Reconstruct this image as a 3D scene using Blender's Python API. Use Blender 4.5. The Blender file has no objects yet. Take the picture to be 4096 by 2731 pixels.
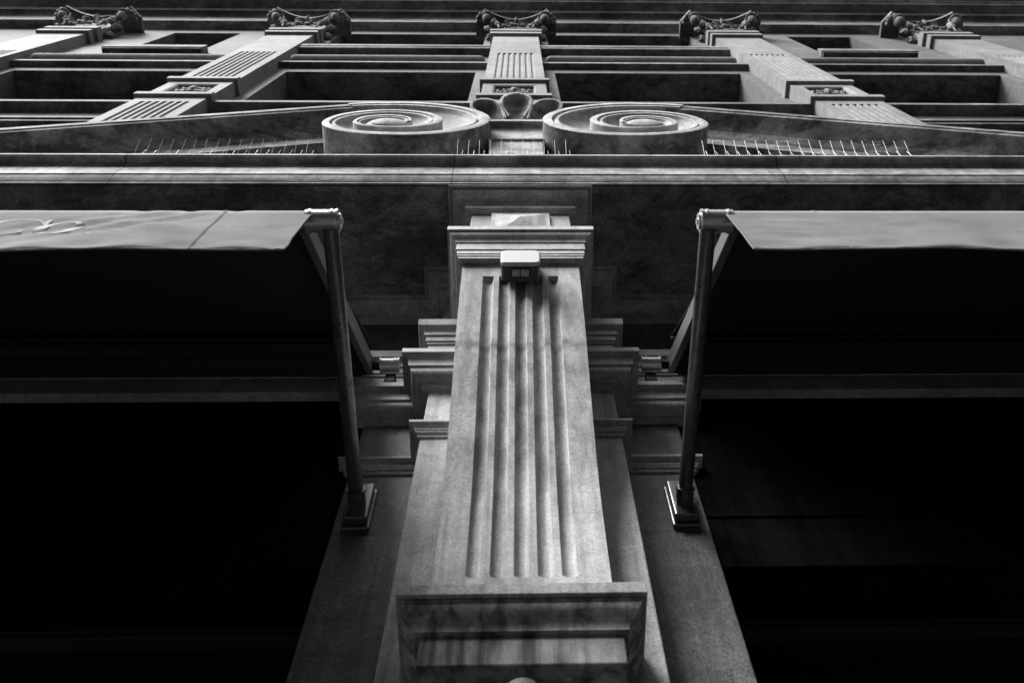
import bpy, bmesh, math, random
from mathutils import Vector, Matrix, noise
random.seed(7)
rad = math.radians
sc = bpy.context.scene
COL = sc.collection
EYE = 1.6            # eye height above the pavement; heights below are written relative to the eye

# ---------------------------------------------------------------- camera
cam_d = bpy.data.cameras.new('camera')
cam = bpy.data.objects.new('camera', cam_d)
COL.objects.link(cam)
el, yaw, roll = rad(66.94), rad(4.97), rad(-4.80)
c_, s_ = math.cos, math.sin
F = Vector((s_(yaw)*c_(el), c_(yaw)*c_(el), s_(el)))
R0 = Vector((c_(yaw), -s_(yaw), 0)); U0 = R0.cross(F)
Rr = c_(roll)*R0 + s_(roll)*U0
Ur = -s_(roll)*R0 + c_(roll)*U0
M = Matrix((Rr, Ur, -F)).transposed().to_4x4()
M.translation = Vector((0, 0, EYE))
cam.matrix_world = M
cam_d.sensor_width = 36
cam_d.lens = 4026.9/4096*36
cam_d.shift_x = -172.8/4096
cam_d.clip_start = 0.05
cam_d.clip_end = 2000
cam_d.dof.use_dof = True
cam_d.dof.focus_distance = 4.6
cam_d.dof.aperture_fstop = 5.6
sc.camera = cam

# ---------------------------------------------------------------- sky, sun, exposure
SUN_EL, SUN_AZ = rad(50), rad(226)       # azimuth clockwise from +y: behind the camera, to the left
w = bpy.data.worlds.new('World'); sc.world = w; w.use_nodes = True
nt = w.node_tree
bg = nt.nodes['Background']
sky = nt.nodes.new('ShaderNodeTexSky'); sky.sky_type = 'NISHITA'; sky.sun_disc = False
sky.sun_elevation = SUN_EL; sky.sun_rotation = SUN_AZ
sky.air_density = 1.0; sky.dust_density = 3.0
bw = nt.nodes.new('ShaderNodeRGBToBW')
nt.links.new(sky.outputs[0], bw.inputs[0]); nt.links.new(bw.outputs[0], bg.inputs[0])
bg.inputs[1].default_value = 0.07
sd = bpy.data.lights.new('sun', 'SUN'); sd.energy = 1.9; sd.angle = rad(32); sd.color = (1, 1, 1)
so = bpy.data.objects.new('sun', sd); COL.objects.link(so)
dvec = Vector((math.sin(SUN_AZ)*math.cos(SUN_EL), math.cos(SUN_AZ)*math.cos(SUN_EL), math.sin(SUN_EL)))
so.rotation_euler = dvec.to_track_quat('Z', 'Y').to_euler()
so.location = (-6, -8, 14)
sc.view_settings.view_transform = 'Standard'; sc.view_settings.look = 'None'
sc.view_settings.exposure = 2.3; sc.view_settings.gamma = 1.0

# ---------------------------------------------------------------- materials (all neutral grey: the photograph is black and white)
def g(v): return (v, v, v, 1)
def new_mat(name):
    m = bpy.data.materials.new(name); m.use_nodes = True
    return m, m.node_tree, m.node_tree.nodes['Principled BSDF']
def ramp(nt, fac, stops):
    r = nt.nodes.new('ShaderNodeValToRGB')
    while len(r.color_ramp.elements) > 2: r.color_ramp.elements.remove(r.color_ramp.elements[-1])
    for i, (p, v) in enumerate(stops):
        e = r.color_ramp.elements[i] if i < 2 else r.color_ramp.elements.new(p)
        e.position = p; e.color = g(v)
    nt.links.new(fac, r.inputs[0]); return r.outputs[0]
def noise_n(nt, vec, scale, detail=5, rough=0.55, dist=0.0):
    n = nt.nodes.new('ShaderNodeTexNoise'); n.inputs['Scale'].default_value = scale
    n.inputs['Detail'].default_value = detail; n.inputs['Roughness'].default_value = rough
    n.inputs['Distortion'].default_value = dist
    nt.links.new(vec, n.inputs['Vector']); return n.outputs['Fac']
def mapping(nt, vec, sc_):
    m = nt.nodes.new('ShaderNodeMapping'); m.inputs['Scale'].default_value = sc_
    nt.links.new(vec, m.inputs['Vector']); return m.outputs[0]
def mix(nt, kind, a, b, fac=1.0):
    m = nt.nodes.new('ShaderNodeMix'); m.data_type = 'RGBA'; m.blend_type = kind
    if isinstance(fac, float): m.inputs[0].default_value = fac
    else: nt.links.new(fac, m.inputs[0])
    for i, s in ((6, a), (7, b)):
        if isinstance(s, float): m.inputs[i].default_value = g(s)
        else: nt.links.new(s, m.inputs[i])
    return m.outputs[2]
def stone(name, lo, hi, big=1.6, stain=0.5, streak=0.3, speck=0.2, bump=0.25, vscale=1.0, patch=0.0, rough=0.85, tide=None, joint=None):
    m, nt, b = new_mat(name)
    geo = nt.nodes.new('ShaderNodeNewGeometry'); pos = geo.outputs['Position']
    n1 = noise_n(nt, pos, big*vscale, 7, 0.62, 0.4)
    col = ramp(nt, n1, [(0.30, lo), (0.68, hi)])
    n2 = noise_n(nt, pos, 11*vscale, 6, 0.7, 0.8)
    col = mix(nt, 'MULTIPLY', col, ramp(nt, n2, [(0.35, 1-stain), (0.6, 1.0)]))
    vs = mapping(nt, pos, (26*vscale, 26*vscale, 1.3*vscale))
    n3 = noise_n(nt, vs, 1.0, 4, 0.6, 0.3)
    col = mix(nt, 'MULTIPLY', col, ramp(nt, n3, [(0.38, 1-streak), (0.58, 1.0)]))
    n4 = noise_n(nt, pos, 120*vscale, 3, 0.7)
    col = mix(nt, 'MULTIPLY', col, ramp(nt, n4, [(0.35, 1-speck), (0.62, 1.0+speck*0.6)]))
    if patch > 0:
        n5 = noise_n(nt, mapping(nt, pos, (0.8, 1.8, 3.2)), 2.6*vscale, 10, 0.78, 0.35)
        col = mix(nt, 'MULTIPLY', col, ramp(nt, n5, [(0.44, 1-patch), (0.53, 1.0)]))
    if joint:    # fine masonry joints: (axis, spacing, offset)
        sj = nt.nodes.new('ShaderNodeSeparateXYZ'); nt.links.new(pos, sj.inputs[0])
        nj = noise_n(nt, pos, 14, 3, 0.6)
        def mth(op, a, b_=None, c=None):
            q = nt.nodes.new('ShaderNodeMath'); q.operation = op
            for k_, v_ in enumerate((a, b_, c)):
                if v_ is None: continue
                if isinstance(v_, (int, float)): q.inputs[k_].default_value = v_
                else: nt.links.new(v_, q.inputs[k_])
            return q.outputs[0]
        t = mth('MULTIPLY_ADD', nj, 0.012, sj.outputs[joint[0]])
        t = mth('PINGPONG', mth('ADD', t, joint[2]), joint[1]/2)
        col = mix(nt, 'MULTIPLY', col, ramp(nt, mth('MULTIPLY', t, 10.0), [(0.018, 0.35), (0.05, 1.0)]))
    if tide:     # an old water mark: a ragged dark line at one height
        sx = nt.nodes.new('ShaderNodeSeparateXYZ'); nt.links.new(pos, sx.inputs[0])
        nn = noise_n(nt, mapping(nt, pos, (30, 10, 18)), 1.0, 5, 0.7)
        a_ = nt.nodes.new('ShaderNodeMath'); a_.operation = 'MULTIPLY_ADD'; nt.links.new(nn, a_.inputs[0]); a_.inputs[1].default_value = 0.10; nt.links.new(sx.outputs[2], a_.inputs[2])
        b_ = nt.nodes.new('ShaderNodeMath'); b_.operation = 'SUBTRACT'; nt.links.new(a_.outputs[0], b_.inputs[0]); b_.inputs[1].default_value = tide+.05
        c_2 = nt.nodes.new('ShaderNodeMath'); c_2.operation = 'ABSOLUTE'; nt.links.new(b_.outputs[0], c_2.inputs[0])
        n8 = noise_n(nt, mapping(nt, pos, (14, 14, 3)), 1.0, 3, 0.6)
        d_ = nt.nodes.new('ShaderNodeMath'); d_.operation = 'MULTIPLY_ADD'; nt.links.new(n8, d_.inputs[0]); d_.inputs[1].default_value = 0.06; nt.links.new(c_2.outputs[0], d_.inputs[2])
        col = mix(nt, 'MULTIPLY', col, ramp(nt, d_.outputs[0], [(0.022, 0.42), (0.060, 1.0)]))
    nt.links.new(col, b.inputs['Base Color'])
    b.inputs['Roughness'].default_value = rough
    b.inputs['Specular IOR Level'].default_value = 0.25
    bp = nt.nodes.new('ShaderNodeBump'); bp.inputs['Strength'].default_value = bump; bp.inputs['Distance'].default_value = 0.01
    hsum = mix(nt, 'ADD', n4, n2, 0.6)
    nt.links.new(hsum, bp.inputs['Height']); nt.links.new(bp.outputs[0], b.inputs['Normal'])
    return m
def plain(name, v, rough=0.6, metal=0.0, var=0.25, scale=30, bump=0.05, spec=0.4, spots=0.0):
    m, nt, b = new_mat(name)
    geo = nt.nodes.new('ShaderNodeNewGeometry'); pos = geo.outputs['Position']
    n = noise_n(nt, pos, scale, 5, 0.6)
    col = ramp(nt, n, [(0.35, v*(1-var)), (0.65, v)])
    if spots > 0:
        vo = nt.nodes.new('ShaderNodeTexVoronoi'); vo.inputs['Scale'].default_value = 55
        nt.links.new(pos, vo.inputs['Vector'])
        ns = noise_n(nt, pos, 6, 2)
        th = nt.nodes.new('ShaderNodeMath'); th.operation = 'MULTIPLY_ADD'; nt.links.new(ns, th.inputs[0]); th.inputs[1].default_value = -1.3; th.inputs[2].default_value = 0.72
        ad = nt.nodes.new('ShaderNodeMath'); ad.operation = 'ADD'; nt.links.new(vo.outputs['Distance'], ad.inputs[0]); nt.links.new(th.outputs[0], ad.inputs[1])
        col = mix(nt, 'MULTIPLY', col, ramp(nt, ad.outputs[0], [(0.26, 1-spots), (0.34, 1.0)]))
    nt.links.new(col, b.inputs['Base Color'])
    b.inputs['Roughness'].default_value = rough; b.inputs['Metallic'].default_value = metal
    b.inputs['Specular IOR Level'].default_value = spec
    if bump:
        bp = nt.nodes.new('ShaderNodeBump'); bp.inputs['Strength'].default_value = bump; bp.inputs['Distance'].default_value = 0.005
        nt.links.new(n, bp.inputs['Height']); nt.links.new(bp.outputs[0], b.inputs['Normal'])
    return m
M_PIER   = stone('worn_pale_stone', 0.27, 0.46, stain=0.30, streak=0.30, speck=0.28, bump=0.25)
M_BASE   = stone('streaked_stone', 0.13, 0.38, big=3.5, stain=0.35, streak=0.75, speck=0.15, bump=0.2)
M_SHAFT  = stone('worn_shaft_stone', 0.30, 0.54, stain=0.22, streak=0.38, speck=0.22, bump=0.15, tide=3.03+EYE)
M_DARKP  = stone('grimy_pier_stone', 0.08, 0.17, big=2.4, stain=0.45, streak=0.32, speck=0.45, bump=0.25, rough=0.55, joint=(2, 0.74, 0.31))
M_MOULD  = stone('moulded_stone', 0.22, 0.40, stain=0.35, streak=0.15, speck=0.25, bump=0.15, rough=0.5)
M_BED    = stone('sooty_moulding_stone', 0.30, 0.56, big=2.5, stain=0.4, streak=0.1, speck=0.3, bump=0.3, patch=0.2)
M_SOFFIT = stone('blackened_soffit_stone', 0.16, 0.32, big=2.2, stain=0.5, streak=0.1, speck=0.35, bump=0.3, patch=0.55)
M_CORN   = stone('stained_cornice_stone', 0.28, 0.50, big=2.5, stain=0.45, streak=0.2, speck=0.2, bump=0.2, patch=0.45, joint=(0, 1.46, 0.29))
M_VOL    = stone('blotched_volute_stone', 0.27, 0.46, big=3.0, stain=0.4, streak=0.1, speck=0.15, bump=0.25)
M_BARREL = stone('blotched_barrel_stone', 0.11, 0.40, big=3.6, stain=0.5, streak=0.15, speck=0.2, bump=0.3, patch=0.6)
M_UP     = stone('upper_wall_stone', 0.13, 0.24, big=1.2, stain=0.30, streak=0.10, speck=0.12, bump=0.12, vscale=0.6)
M_CROWN_SHADE   = stone('shade_toned_cornice_stone', 0.07, 0.16, big=1.4, stain=0.5, streak=0.1, speck=0.15, bump=0.12, vscale=0.6, patch=0.4)  # darker tone of the grimy upper stone, the crown's shade painted into it
M_WALL   = stone('plain_wall_stone', 0.07, 0.14, big=1.2, stain=0.35, streak=0.12, speck=0.15, bump=0.12, vscale=0.6)
M_UPD    = stone('upper_grimy_stone', 0.12, 0.28, big=1.4, stain=0.55, streak=0.15, speck=0.15, bump=0.12, vscale=0.6, patch=0.55)
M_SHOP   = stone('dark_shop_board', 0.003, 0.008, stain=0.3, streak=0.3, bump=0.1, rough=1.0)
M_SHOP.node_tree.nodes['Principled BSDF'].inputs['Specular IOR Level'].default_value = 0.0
M_GLASS  = plain('dark_window_glass', 0.01, 0.12, 0.0, 0.1, 3, 0.0, 0.5)
M_FABRIC = None
M_STEEL  = plain('brushed_steel', 0.55, 0.25, 0.6, 0.2, 60, 0.03)
M_POLE   = plain('pitted_steel_pole', 0.15, 0.28, 0.7, 0.3, 40, 0.04, spots=0.5)
M_PLATE  = plain('dark_steel_plate', 0.12, 0.22, 0.6, 0.2, 60, 0.02)
M_BAR    = plain('painted_metal_bar', 0.14, 0.45, 0.2, 0.2, 30)
M_BLACK  = plain('black_metal', 0.012, 0.8, 0.0, 0.2, 30)
M_WHITE  = plain('white_plastic', 0.36, 0.4, 0.0, 0.05, 10, 0.0)
M_DPLAS  = plain('dark_plastic', 0.03, 0.35, 0.0, 0.1, 10, 0.0)
M_LENS   = plain('frosted_lens', 0.35, 0.25, 0.0, 0.3, 90, 0.0)
M_WIRE   = plain('stainless_wire', 0.5, 0.5, 0.2, 0.05, 60, 0.0)
M_LETTER = plain('pale_letter_print', 0.40, 0.9, 0.0, 0.15, 40, 0.0, 0.1)
M_ROAD   = plain('asphalt', 0.035, 0.95, 0.0, 0.3, 20)
M_PAVE   = plain('paving_stone', 0.06, 0.9, 0.0, 0.3, 4)
m, nt, b = new_mat('awning_canvas')
geo = nt.nodes.new('ShaderNodeNewGeometry'); pos = geo.outputs['Position']
n1 = noise_n(nt, pos, 4, 5, 0.6); n2 = noise_n(nt, pos, 300, 2, 0.6)
cc = mix(nt, 'MULTIPLY', ramp(nt, n1, [(0.3, 0.14), (0.7, 0.22)]), ramp(nt, n2, [(0.3, 0.88), (0.7, 1.06)]))
n3 = noise_n(nt, mapping(nt, pos, (1.2, 1, 5)), 5, 6, 0.7, 1.0)
cc = mix(nt, 'MULTIPLY', cc, ramp(nt, n3, [(0.33, 0.8), (0.45, 1.0)]))
nt.links.new(cc, b.inputs['Base Color']); b.inputs['Roughness'].default_value = 0.95; b.inputs['Specular IOR Level'].default_value = 0.05
M_FABRIC = m
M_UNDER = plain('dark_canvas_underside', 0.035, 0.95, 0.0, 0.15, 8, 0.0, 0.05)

# ---------------------------------------------------------------- mesh helpers
def V(x, y, z): return Vector((x, y, z+EYE))
def link(name, bm, mat, parent=None, bevel=0.0, smooth=None, recalc=True):
    if recalc: bmesh.ops.recalc_face_normals(bm, faces=bm.faces[:])
    me = bpy.data.meshes.new(name); bm.to_mesh(me); bm.free()
    me.materials.append(mat)
    if smooth is not None:
        for p in me.polygons: p.use_smooth = True
        me.set_sharp_from_angle(angle=rad(smooth))
    o = bpy.data.objects.new(name, me); COL.objects.link(o)
    if parent: o.parent = parent; o.matrix_parent_inverse = parent.matrix_world.inverted()
    if bevel:
        md = o.modifiers.new('bevel', 'BEVEL'); md.width = bevel; md.segments = 2; md.limit_method = 'ANGLE'; md.angle_limit = rad(35)
    return o
def thing(name, label, cat, loc, group=None):
    o = bpy.data.objects.new(name, None); COL.objects.link(o); o.location = (loc[0], loc[1], loc[2]+EYE)
    o.empty_display_size = 0.1
    o['label'] = label; o['category'] = cat
    if group: o['group'] = group
    bpy.context.view_layer.update()
    return o
def sub(name, parent, loc=(0, 0, 0)):      # empty that groups sub-parts
    o = bpy.data.objects.new(name, None); COL.objects.link(o); o.location = (loc[0], loc[1], loc[2]+EYE); o.empty_display_size = 0.05
    bpy.context.view_layer.update()
    o.parent = parent; o.matrix_parent_inverse = parent.matrix_world.inverted()
    bpy.context.view_layer.update()
    return o
def box(bm, x0, x1, y0, y1, z0, z1):
    vs = [bm.verts.new(V(x, y, z)) for x in (x0, x1) for y in (y0, y1) for z in (z0, z1)]
    for f in ((0,1,3,2),(4,6,7,5),(0,4,5,1),(2,3,7,6),(0,2,6,4),(1,5,7,3)): bm.faces.new([vs[i] for i in f])
def sweep(bm, path, prof, cap=True):
    """plan path from left to right (room for the profile on its -y / outer side); profile = (projection, z) from below to above"""
    n = len(path); offs = []
    for i in range(n):
        ds = []
        if i > 0: ds.append((Vector(path[i])-Vector(path[i-1])).normalized())
        if i < n-1: ds.append((Vector(path[i+1])-Vector(path[i])).normalized())
        ns = [Vector((d.y, -d.x)) for d in ds]
        if len(ns) == 1: offs.append(ns[0])
        else:
            s = ns[0]+ns[1]; offs.append(s/(s.dot(ns[0])))
    rows = []
    for (x, y), o in zip(path, offs):
        rows.append([bm.verts.new(V(x+o.x*p, y+o.y*p, z)) for p, z in prof])
    for a, b in zip(rows, rows[1:]):
        for k in range(len(prof)-1): bm.faces.new((a[k], a[k+1], b[k+1], b[k]))
    if cap:
        for r in (rows[0], rows[-1]):
            try: bm.faces.new(r)
            except Exception: pass
def curve_pts(p0, p1, kind, n=6):
    """quarter-ish curves between profile points"""
    out = []
    for i in range(1, n):
        t = i/n
        if kind == 'ovolo': a, b_ = math.sin(t*math.pi/2), 1-math.cos(t*math.pi/2)
        elif kind == 'cavetto': a, b_ = 1-math.cos(t*math.pi/2), math.sin(t*math.pi/2)
        else:   # cyma
            a, b_ = t - 0.16*math.sin(2*math.pi*t), t
        out.append((p0[0]+(p1[0]-p0[0])*a, p0[1]+(p1[1]-p0[1])*b_))
    return out
def prof(*items):
    """points, with a string between two points naming the curve that joins them"""
    out = []; kind = None
    for it in items:
        if isinstance(it, str): kind = it; continue
        if kind: out += curve_pts(out[-1], it, kind); kind = None
        out.append(it)
    return out
def cyl(bm, a, b_, r, n=20, r2=None, caps=True):
    a, b_ = Vector(a), Vector(b_); d = (b_-a).normalized()
    u = d.cross(Vector((0, 0, 1)));
    if u.length < 1e-3: u = d.cross(Vector((0, 1, 0)))
    u.normalize(); v = d.cross(u); r2 = r if r2 is None else r2
    A = [bm.verts.new(a+r*(math.cos(t)*u+math.sin(t)*v)+Vector((0,0,EYE))) for t in [2*math.pi*i/n for i in range(n)]]
    B = [bm.verts.new(b_+r2*(math.cos(t)*u+math.sin(t)*v)+Vector((0,0,EYE))) for t in [2*math.pi*i/n for i in range(n)]]
    for i in range(n): bm.faces.new((A[i], A[(i+1)%n], B[(i+1)%n], B[i]))
    if caps: bm.faces.new(A); bm.faces.new(B)

# ================================================================ SETTING
bm = bmesh.new()
vs = [bm.verts.new((x, y, 0)) for x, y in ((-300,-300),(300,-300),(300,300),(-300,300))]; bm.faces.new(vs)
bm.normal_update()
o = link('ground', bm, M_ROAD); o['kind'] = 'structure'; o.location.z = -0.15
bm = bmesh.new(); box(bm, -60, 60, -2.2, 2.05, -0.149-EYE, 0.0-EYE)
o = link('pavement', bm, M_PAVE, bevel=0.01); o['kind'] = 'structure'

# ================================================================ THE BUILDING
B = thing('building', 'ornate grimy stone facade with pilasters, scrolled pediment and deep cornices, seen from below', 'building', (0, 1.7, -1.6))
YI, YO = 1.55, 1.685         # faces of inner and outer pier / wall
WI, WO = 0.3255, 0.563
X_END = 10.5

# --- outer and inner pier
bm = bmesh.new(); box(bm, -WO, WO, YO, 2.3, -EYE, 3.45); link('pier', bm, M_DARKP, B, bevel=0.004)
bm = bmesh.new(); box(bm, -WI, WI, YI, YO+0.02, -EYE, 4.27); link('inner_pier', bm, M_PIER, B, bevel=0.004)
# --- pier necking (astragal)
p_ast = prof((-0.005,2.861),(.008,2.862),(.008,2.872),'ovolo',(.018,2.884),(.021,2.886),(.021,2.892),'cavetto',(.036,2.908),(.038,2.911),(.038,2.921),(-0.005,2.925))
pier_path = [(-WO,2.1),(-WO,YO),(-WI,YO),(-WI,YI),(WI,YI),(WI,YO),(WO,YO),(WO,2.1)]
bm = bmesh.new(); sweep(bm, pier_path, p_ast); link('necking_moulding', bm, M_MOULD, B, smooth=35)
# --- pier capital
p_c2 = prof((-0.005,3.2085),(.025,3.209),(.025,3.221),(.032,3.224),'ovolo',(.066,3.258),(.066,3.266),(.0745,3.270),'cavetto',(.096,3.322),(.102,3.325),(.102,3.357),(-0.005,3.362))
bm = bmesh.new(); sweep(bm, pier_path, p_c2); link('pier_capital', bm, M_MOULD, B, smooth=35)
# --- architrave along the wall, breaking forward over the inner pier
wall_path = [(-X_END,YO),(-WI,YO),(-WI,YI),(WI,YI),(WI,YO),(X_END,YO)]
p_c3 = prof((-0.3,3.43),(.028,3.43),(.028,3.553),(.035,3.555),(.035,3.567),(.041,3.570),(.041,3.610),(.049,3.613),'cavetto',(.068,3.652),(.073,3.655),(.076,3.666),(.076,3.708),(-0.005,3.714))
bm = bmesh.new(); sweep(bm, wall_path, p_c3); link('architrave', bm, M_MOULD, B, smooth=35)
# --- frieze wall
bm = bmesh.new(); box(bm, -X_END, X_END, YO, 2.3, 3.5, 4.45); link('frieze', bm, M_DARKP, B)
# --- frieze block in front, with its raised diamond panel
bm = bmesh.new(); box(bm, -.207, .207, 1.18, YI+.02, 3.79, 4.27)
link('frieze_block', bm, M_MOULD, B, bevel=0.003)
bm = bmesh.new()
zc_, zl, zh, xl = 3.955, 3.80, 4.13, .121
ring0 = [(-xl,1.178,zl),(xl,1.178,zl),(xl,1.178,zh),(-xl,1.178,zh)]
ring1 = [(-xl,1.162,zl),(xl,1.162,zl),(xl,1.162,zh),(-xl,1.162,zh)]
k = .86
ring2 = [(-xl*k,1.162,zc_-(zc_-zl)*k),(xl*k,1.162,zc_-(zc_-zl)*k),(xl*k,1.162,zc_+(zh-zc_)*k),(-xl*k,1.162,zc_+(zh-zc_)*k)]
rs = [[bm.verts.new(V(*p)) for p in r] for r in (ring0, ring1, ring2)]
for a, b_ in zip(rs, rs[1:]):
    for i in range(4): bm.faces.new((a[i], a[(i+1)%4], b_[(i+1)%4], b_[i]))
ap = bm.verts.new(V(0,1.125,3.95))
for i in range(4): bm.faces.new((rs[2][i], rs[2][(i+1)%4], ap))
link('diamond_panel', bm, M_PIER, B, bevel=0.002)
# --- bed moulding under the soffit: wall, pier break, block
p_bed = prof((-0.005,4.172),(.029,4.175),(.031,4.216),(.037,4.218),'cavetto',(.080,4.250),(.086,4.251),(.088,4.272),(.098,4.272),(.098,4.262),(.104,4.262),(.104,4.282),(-0.005,4.284))
bed_path = [(-X_END,YO),(-WI,YO),(-WI,YI),(-.207,YI),(-.207,1.18),(.207,1.18),(.207,YI),(WI,YI),(WI,YO),(X_END,YO)]
bm = bmesh.new(); sweep(bm, bed_path, p_bed); link('bed_moulding', bm, M_BED, B, smooth=35)
# --- main cornice: soffit sheet + moulded front
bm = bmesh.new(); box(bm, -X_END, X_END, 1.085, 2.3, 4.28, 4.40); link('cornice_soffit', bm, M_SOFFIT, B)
p_cor = prof((0.0,4.284),(0.004,4.274),(.012,4.274),(.012,4.286),(.016,4.290),(.030,4.350),(.034,4.352),(.034,4.474),(.040,4.478),(.040,4.487),'cavetto',(.068,4.506),(.072,4.508),(.072,4.516),(.078,4.518),(.078,4.541),(-.6,4.60))
def cor_path(y): return [(-X_END,y),(X_END,y)]
bm = bmesh.new(); sweep(bm, cor_path(1.082), p_cor); o = link('cornice', bm, M_CORN, B, smooth=35)

# --- console pilaster: fluted shaft leaning out towards its cap
CP = sub('console_pilaster', B, (0, 1.4, 1.8))
prof_yz = [(1.800,1.462),(1.97,1.465),(2.12,1.466),(2.29,1.462),(2.39,1.455),(2.50,1.436),(2.60,1.411),(2.69,1.390),(2.76,1.372),(2.84,1.350),(2.92,1.325),(3.00,1.302),(3.09,1.279),(3.18,1.259),(3.30,1.237),(3.42,1.216),(3.50,1.204),(3.60,1.192)]
def shaft_y(z):
    for (z0,y0),(z1,y1) in zip(prof_yz, prof_yz[1:]):
        if z <= z1: return y0+(y1-y0)*(z-z0)/(z1-z0)
    return prof_yz[-1][1]
def fluted(bm, hw, ztop, zbot, yfun, n, pitch, fw, depth, fz0, fz1, nz, yback, x0=0.0, round_bot=True, round_top=False, seg=8):
    xs = [-hw]
    flutes = []
    for i in range(n):
        cx = (i-(n-1)/2)*pitch; flutes.append(cx)
        for k in range(seg+1): xs.append(cx-fw/2+fw*k/seg)
    xs.append(hw)
    zs = set([zbot, ztop]); 
    for k in range(nz+1): zs.add(zbot+(ztop-zbot)*k/nz)
    r = fw/2
    for k in range(7):
        zs.add(fz0+r*(1-math.cos(k/6*math.pi/2))); zs.add(fz1-(r if round_top else r*.35)*(1-math.cos(k/6*math.pi/2)))
    zs.add(fz0-1e-3); zs.add(fz1+1e-3)
    zs = sorted(zs)
    grid = []
    for z in zs:
        row = []
        for x in xs:
            d = 0
            for cx in flutes:
                u = (x-cx)/(fw/2)
                if abs(u) <= 1.0001 and fz0-1e-6 <= z <= fz1+1e-6:
                    lim = 1.0
                    if z < fz0+r and round_bot: lim = math.sqrt(max(0, 1-((fz0+r-z)/r)**2))
                    rt = r if round_top else r*.35
                    if z > fz1-rt: lim = min(lim, max(.0, 1-((z-(fz1-rt))/rt)**3) ) if not round_top else math.sqrt(max(0,1-((z-(fz1-r))/r)**2))
                    if lim > 0 and abs(u) < lim: d = depth*math.sqrt(max(0, 1-(u/lim)**2))**.8*min(1, lim*1.2)
            row.append(bm.verts.new(V(x0+x, yfun(z)+d, z)))
        grid.append(row)
    for a, b_ in zip(grid, grid[1:]):
        for i in range(len(xs)-1): bm.faces.new((a[i], a[i+1], b_[i+1], b_[i]))
    # sides back to the pier
    for idx in (0, -1):
        back = [bm.verts.new(V(x0+xs[idx], yback, z)) for z in zs]
        for k in range(len(zs)-1): bm.faces.new((grid[k][idx], grid[k+1][idx], back[k+1], back[k]))
bm = bmesh.new()
fluted(bm, .215, 3.60, 1.80, shaft_y, 5, .0585, .040, .021, 2.005, 3.462, 60, YI+.01, round_bot=True)
link('shaft', bm, M_SHAFT, CP, smooth=40)
p_cap = prof((-0.005,3.556),(.0175,3.556),(.0175,3.572),(.021,3.575),(.021,3.590),(.024,3.592),(.024,3.626),(.0285,3.630),(.0285,3.698),(.034,3.702),'cyma',(.058,3.750),(.062,3.754),(.068,3.757),(.068,3.800),(-0.01,3.806))
bm = bmesh.new(); sweep(bm, [(-.215,YI),(-.215,1.19),(.215,1.19),(.215,YI)], p_cap)
link('console_cap', bm, M_MOULD, CP, smooth=35)
bm = bmesh.new(); box(bm, -.217, .217, 1.408, YI+.01, 1.634, 1.80); link('base_block', bm, M_BASE, CP, bevel=0.004)
p_base = prof((-0.005,1.725),(.012,1.725),'cyma',(.042,1.784),(.046,1.786),(.046,1.792),(-.01,1.793))
bm = bmesh.new(); sweep(bm, [(-.217,YI),(-.217,1.408),(.217,1.408),(.217,YI)], p_base)
bm2 = None
link('base_moulding', bm, M_BASE, CP, smooth=35)
bm = bmesh.new(); box(bm, -.215, .215, 1.40, YI+.01, 1.80, 1.8315); link('base_top', bm, M_BASE, CP)
bm = bmesh.new(); sweep(bm, [(-.217,YI),(-.217,1.408),(.217,1.408),(.217,YI)], [(-.02,1.7935),(.056,1.7935),(.056,1.831),(-.02,1.834)]); link('base_lip', bm, M_PIER, CP, bevel=.002)
bm = bmesh.new(); bmesh.ops.create_icosphere(bm, subdivisions=4, radius=.047)
for v in bm.verts:
    v.co.z *= 1.15
    v.co += V(0, 1.42, 1.535)
cyl(bm, (0,1.45,1.58), (0,1.50,1.640), .02, 16, .02)
link('pendant_drop', bm, M_DARKP, CP, smooth=40)

# --- shop bays beside the pier (dark, under the awnings)
for sgn in (-1, 1):
    x0, x1 = (WO, X_END) if sgn > 0 else (-X_END, -WO)
    S = sub('shop_front', B, (sgn*1.5, 1.9, 1.5))
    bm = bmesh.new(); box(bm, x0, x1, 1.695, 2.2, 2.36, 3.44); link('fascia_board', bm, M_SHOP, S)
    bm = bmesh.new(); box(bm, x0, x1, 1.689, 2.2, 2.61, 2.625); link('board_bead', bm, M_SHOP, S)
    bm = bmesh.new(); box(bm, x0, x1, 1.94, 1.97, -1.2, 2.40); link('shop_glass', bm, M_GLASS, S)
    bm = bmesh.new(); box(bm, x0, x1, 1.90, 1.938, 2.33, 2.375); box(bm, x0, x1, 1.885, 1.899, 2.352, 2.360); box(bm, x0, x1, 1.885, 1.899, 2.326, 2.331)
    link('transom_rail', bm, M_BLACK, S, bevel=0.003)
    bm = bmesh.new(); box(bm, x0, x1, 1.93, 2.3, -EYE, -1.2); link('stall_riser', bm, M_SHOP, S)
    bm = bmesh.new()
    for k in range(1, 5):
        bm.free(); bm = bmesh.new()
        xx = sgn*(WO+k*2.2); box(bm, xx-.03, xx+.03, 1.90, 1.938, -1.2, 2.329)
        link('mullion', bm, M_BLACK, S); bm = bmesh.new()

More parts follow.
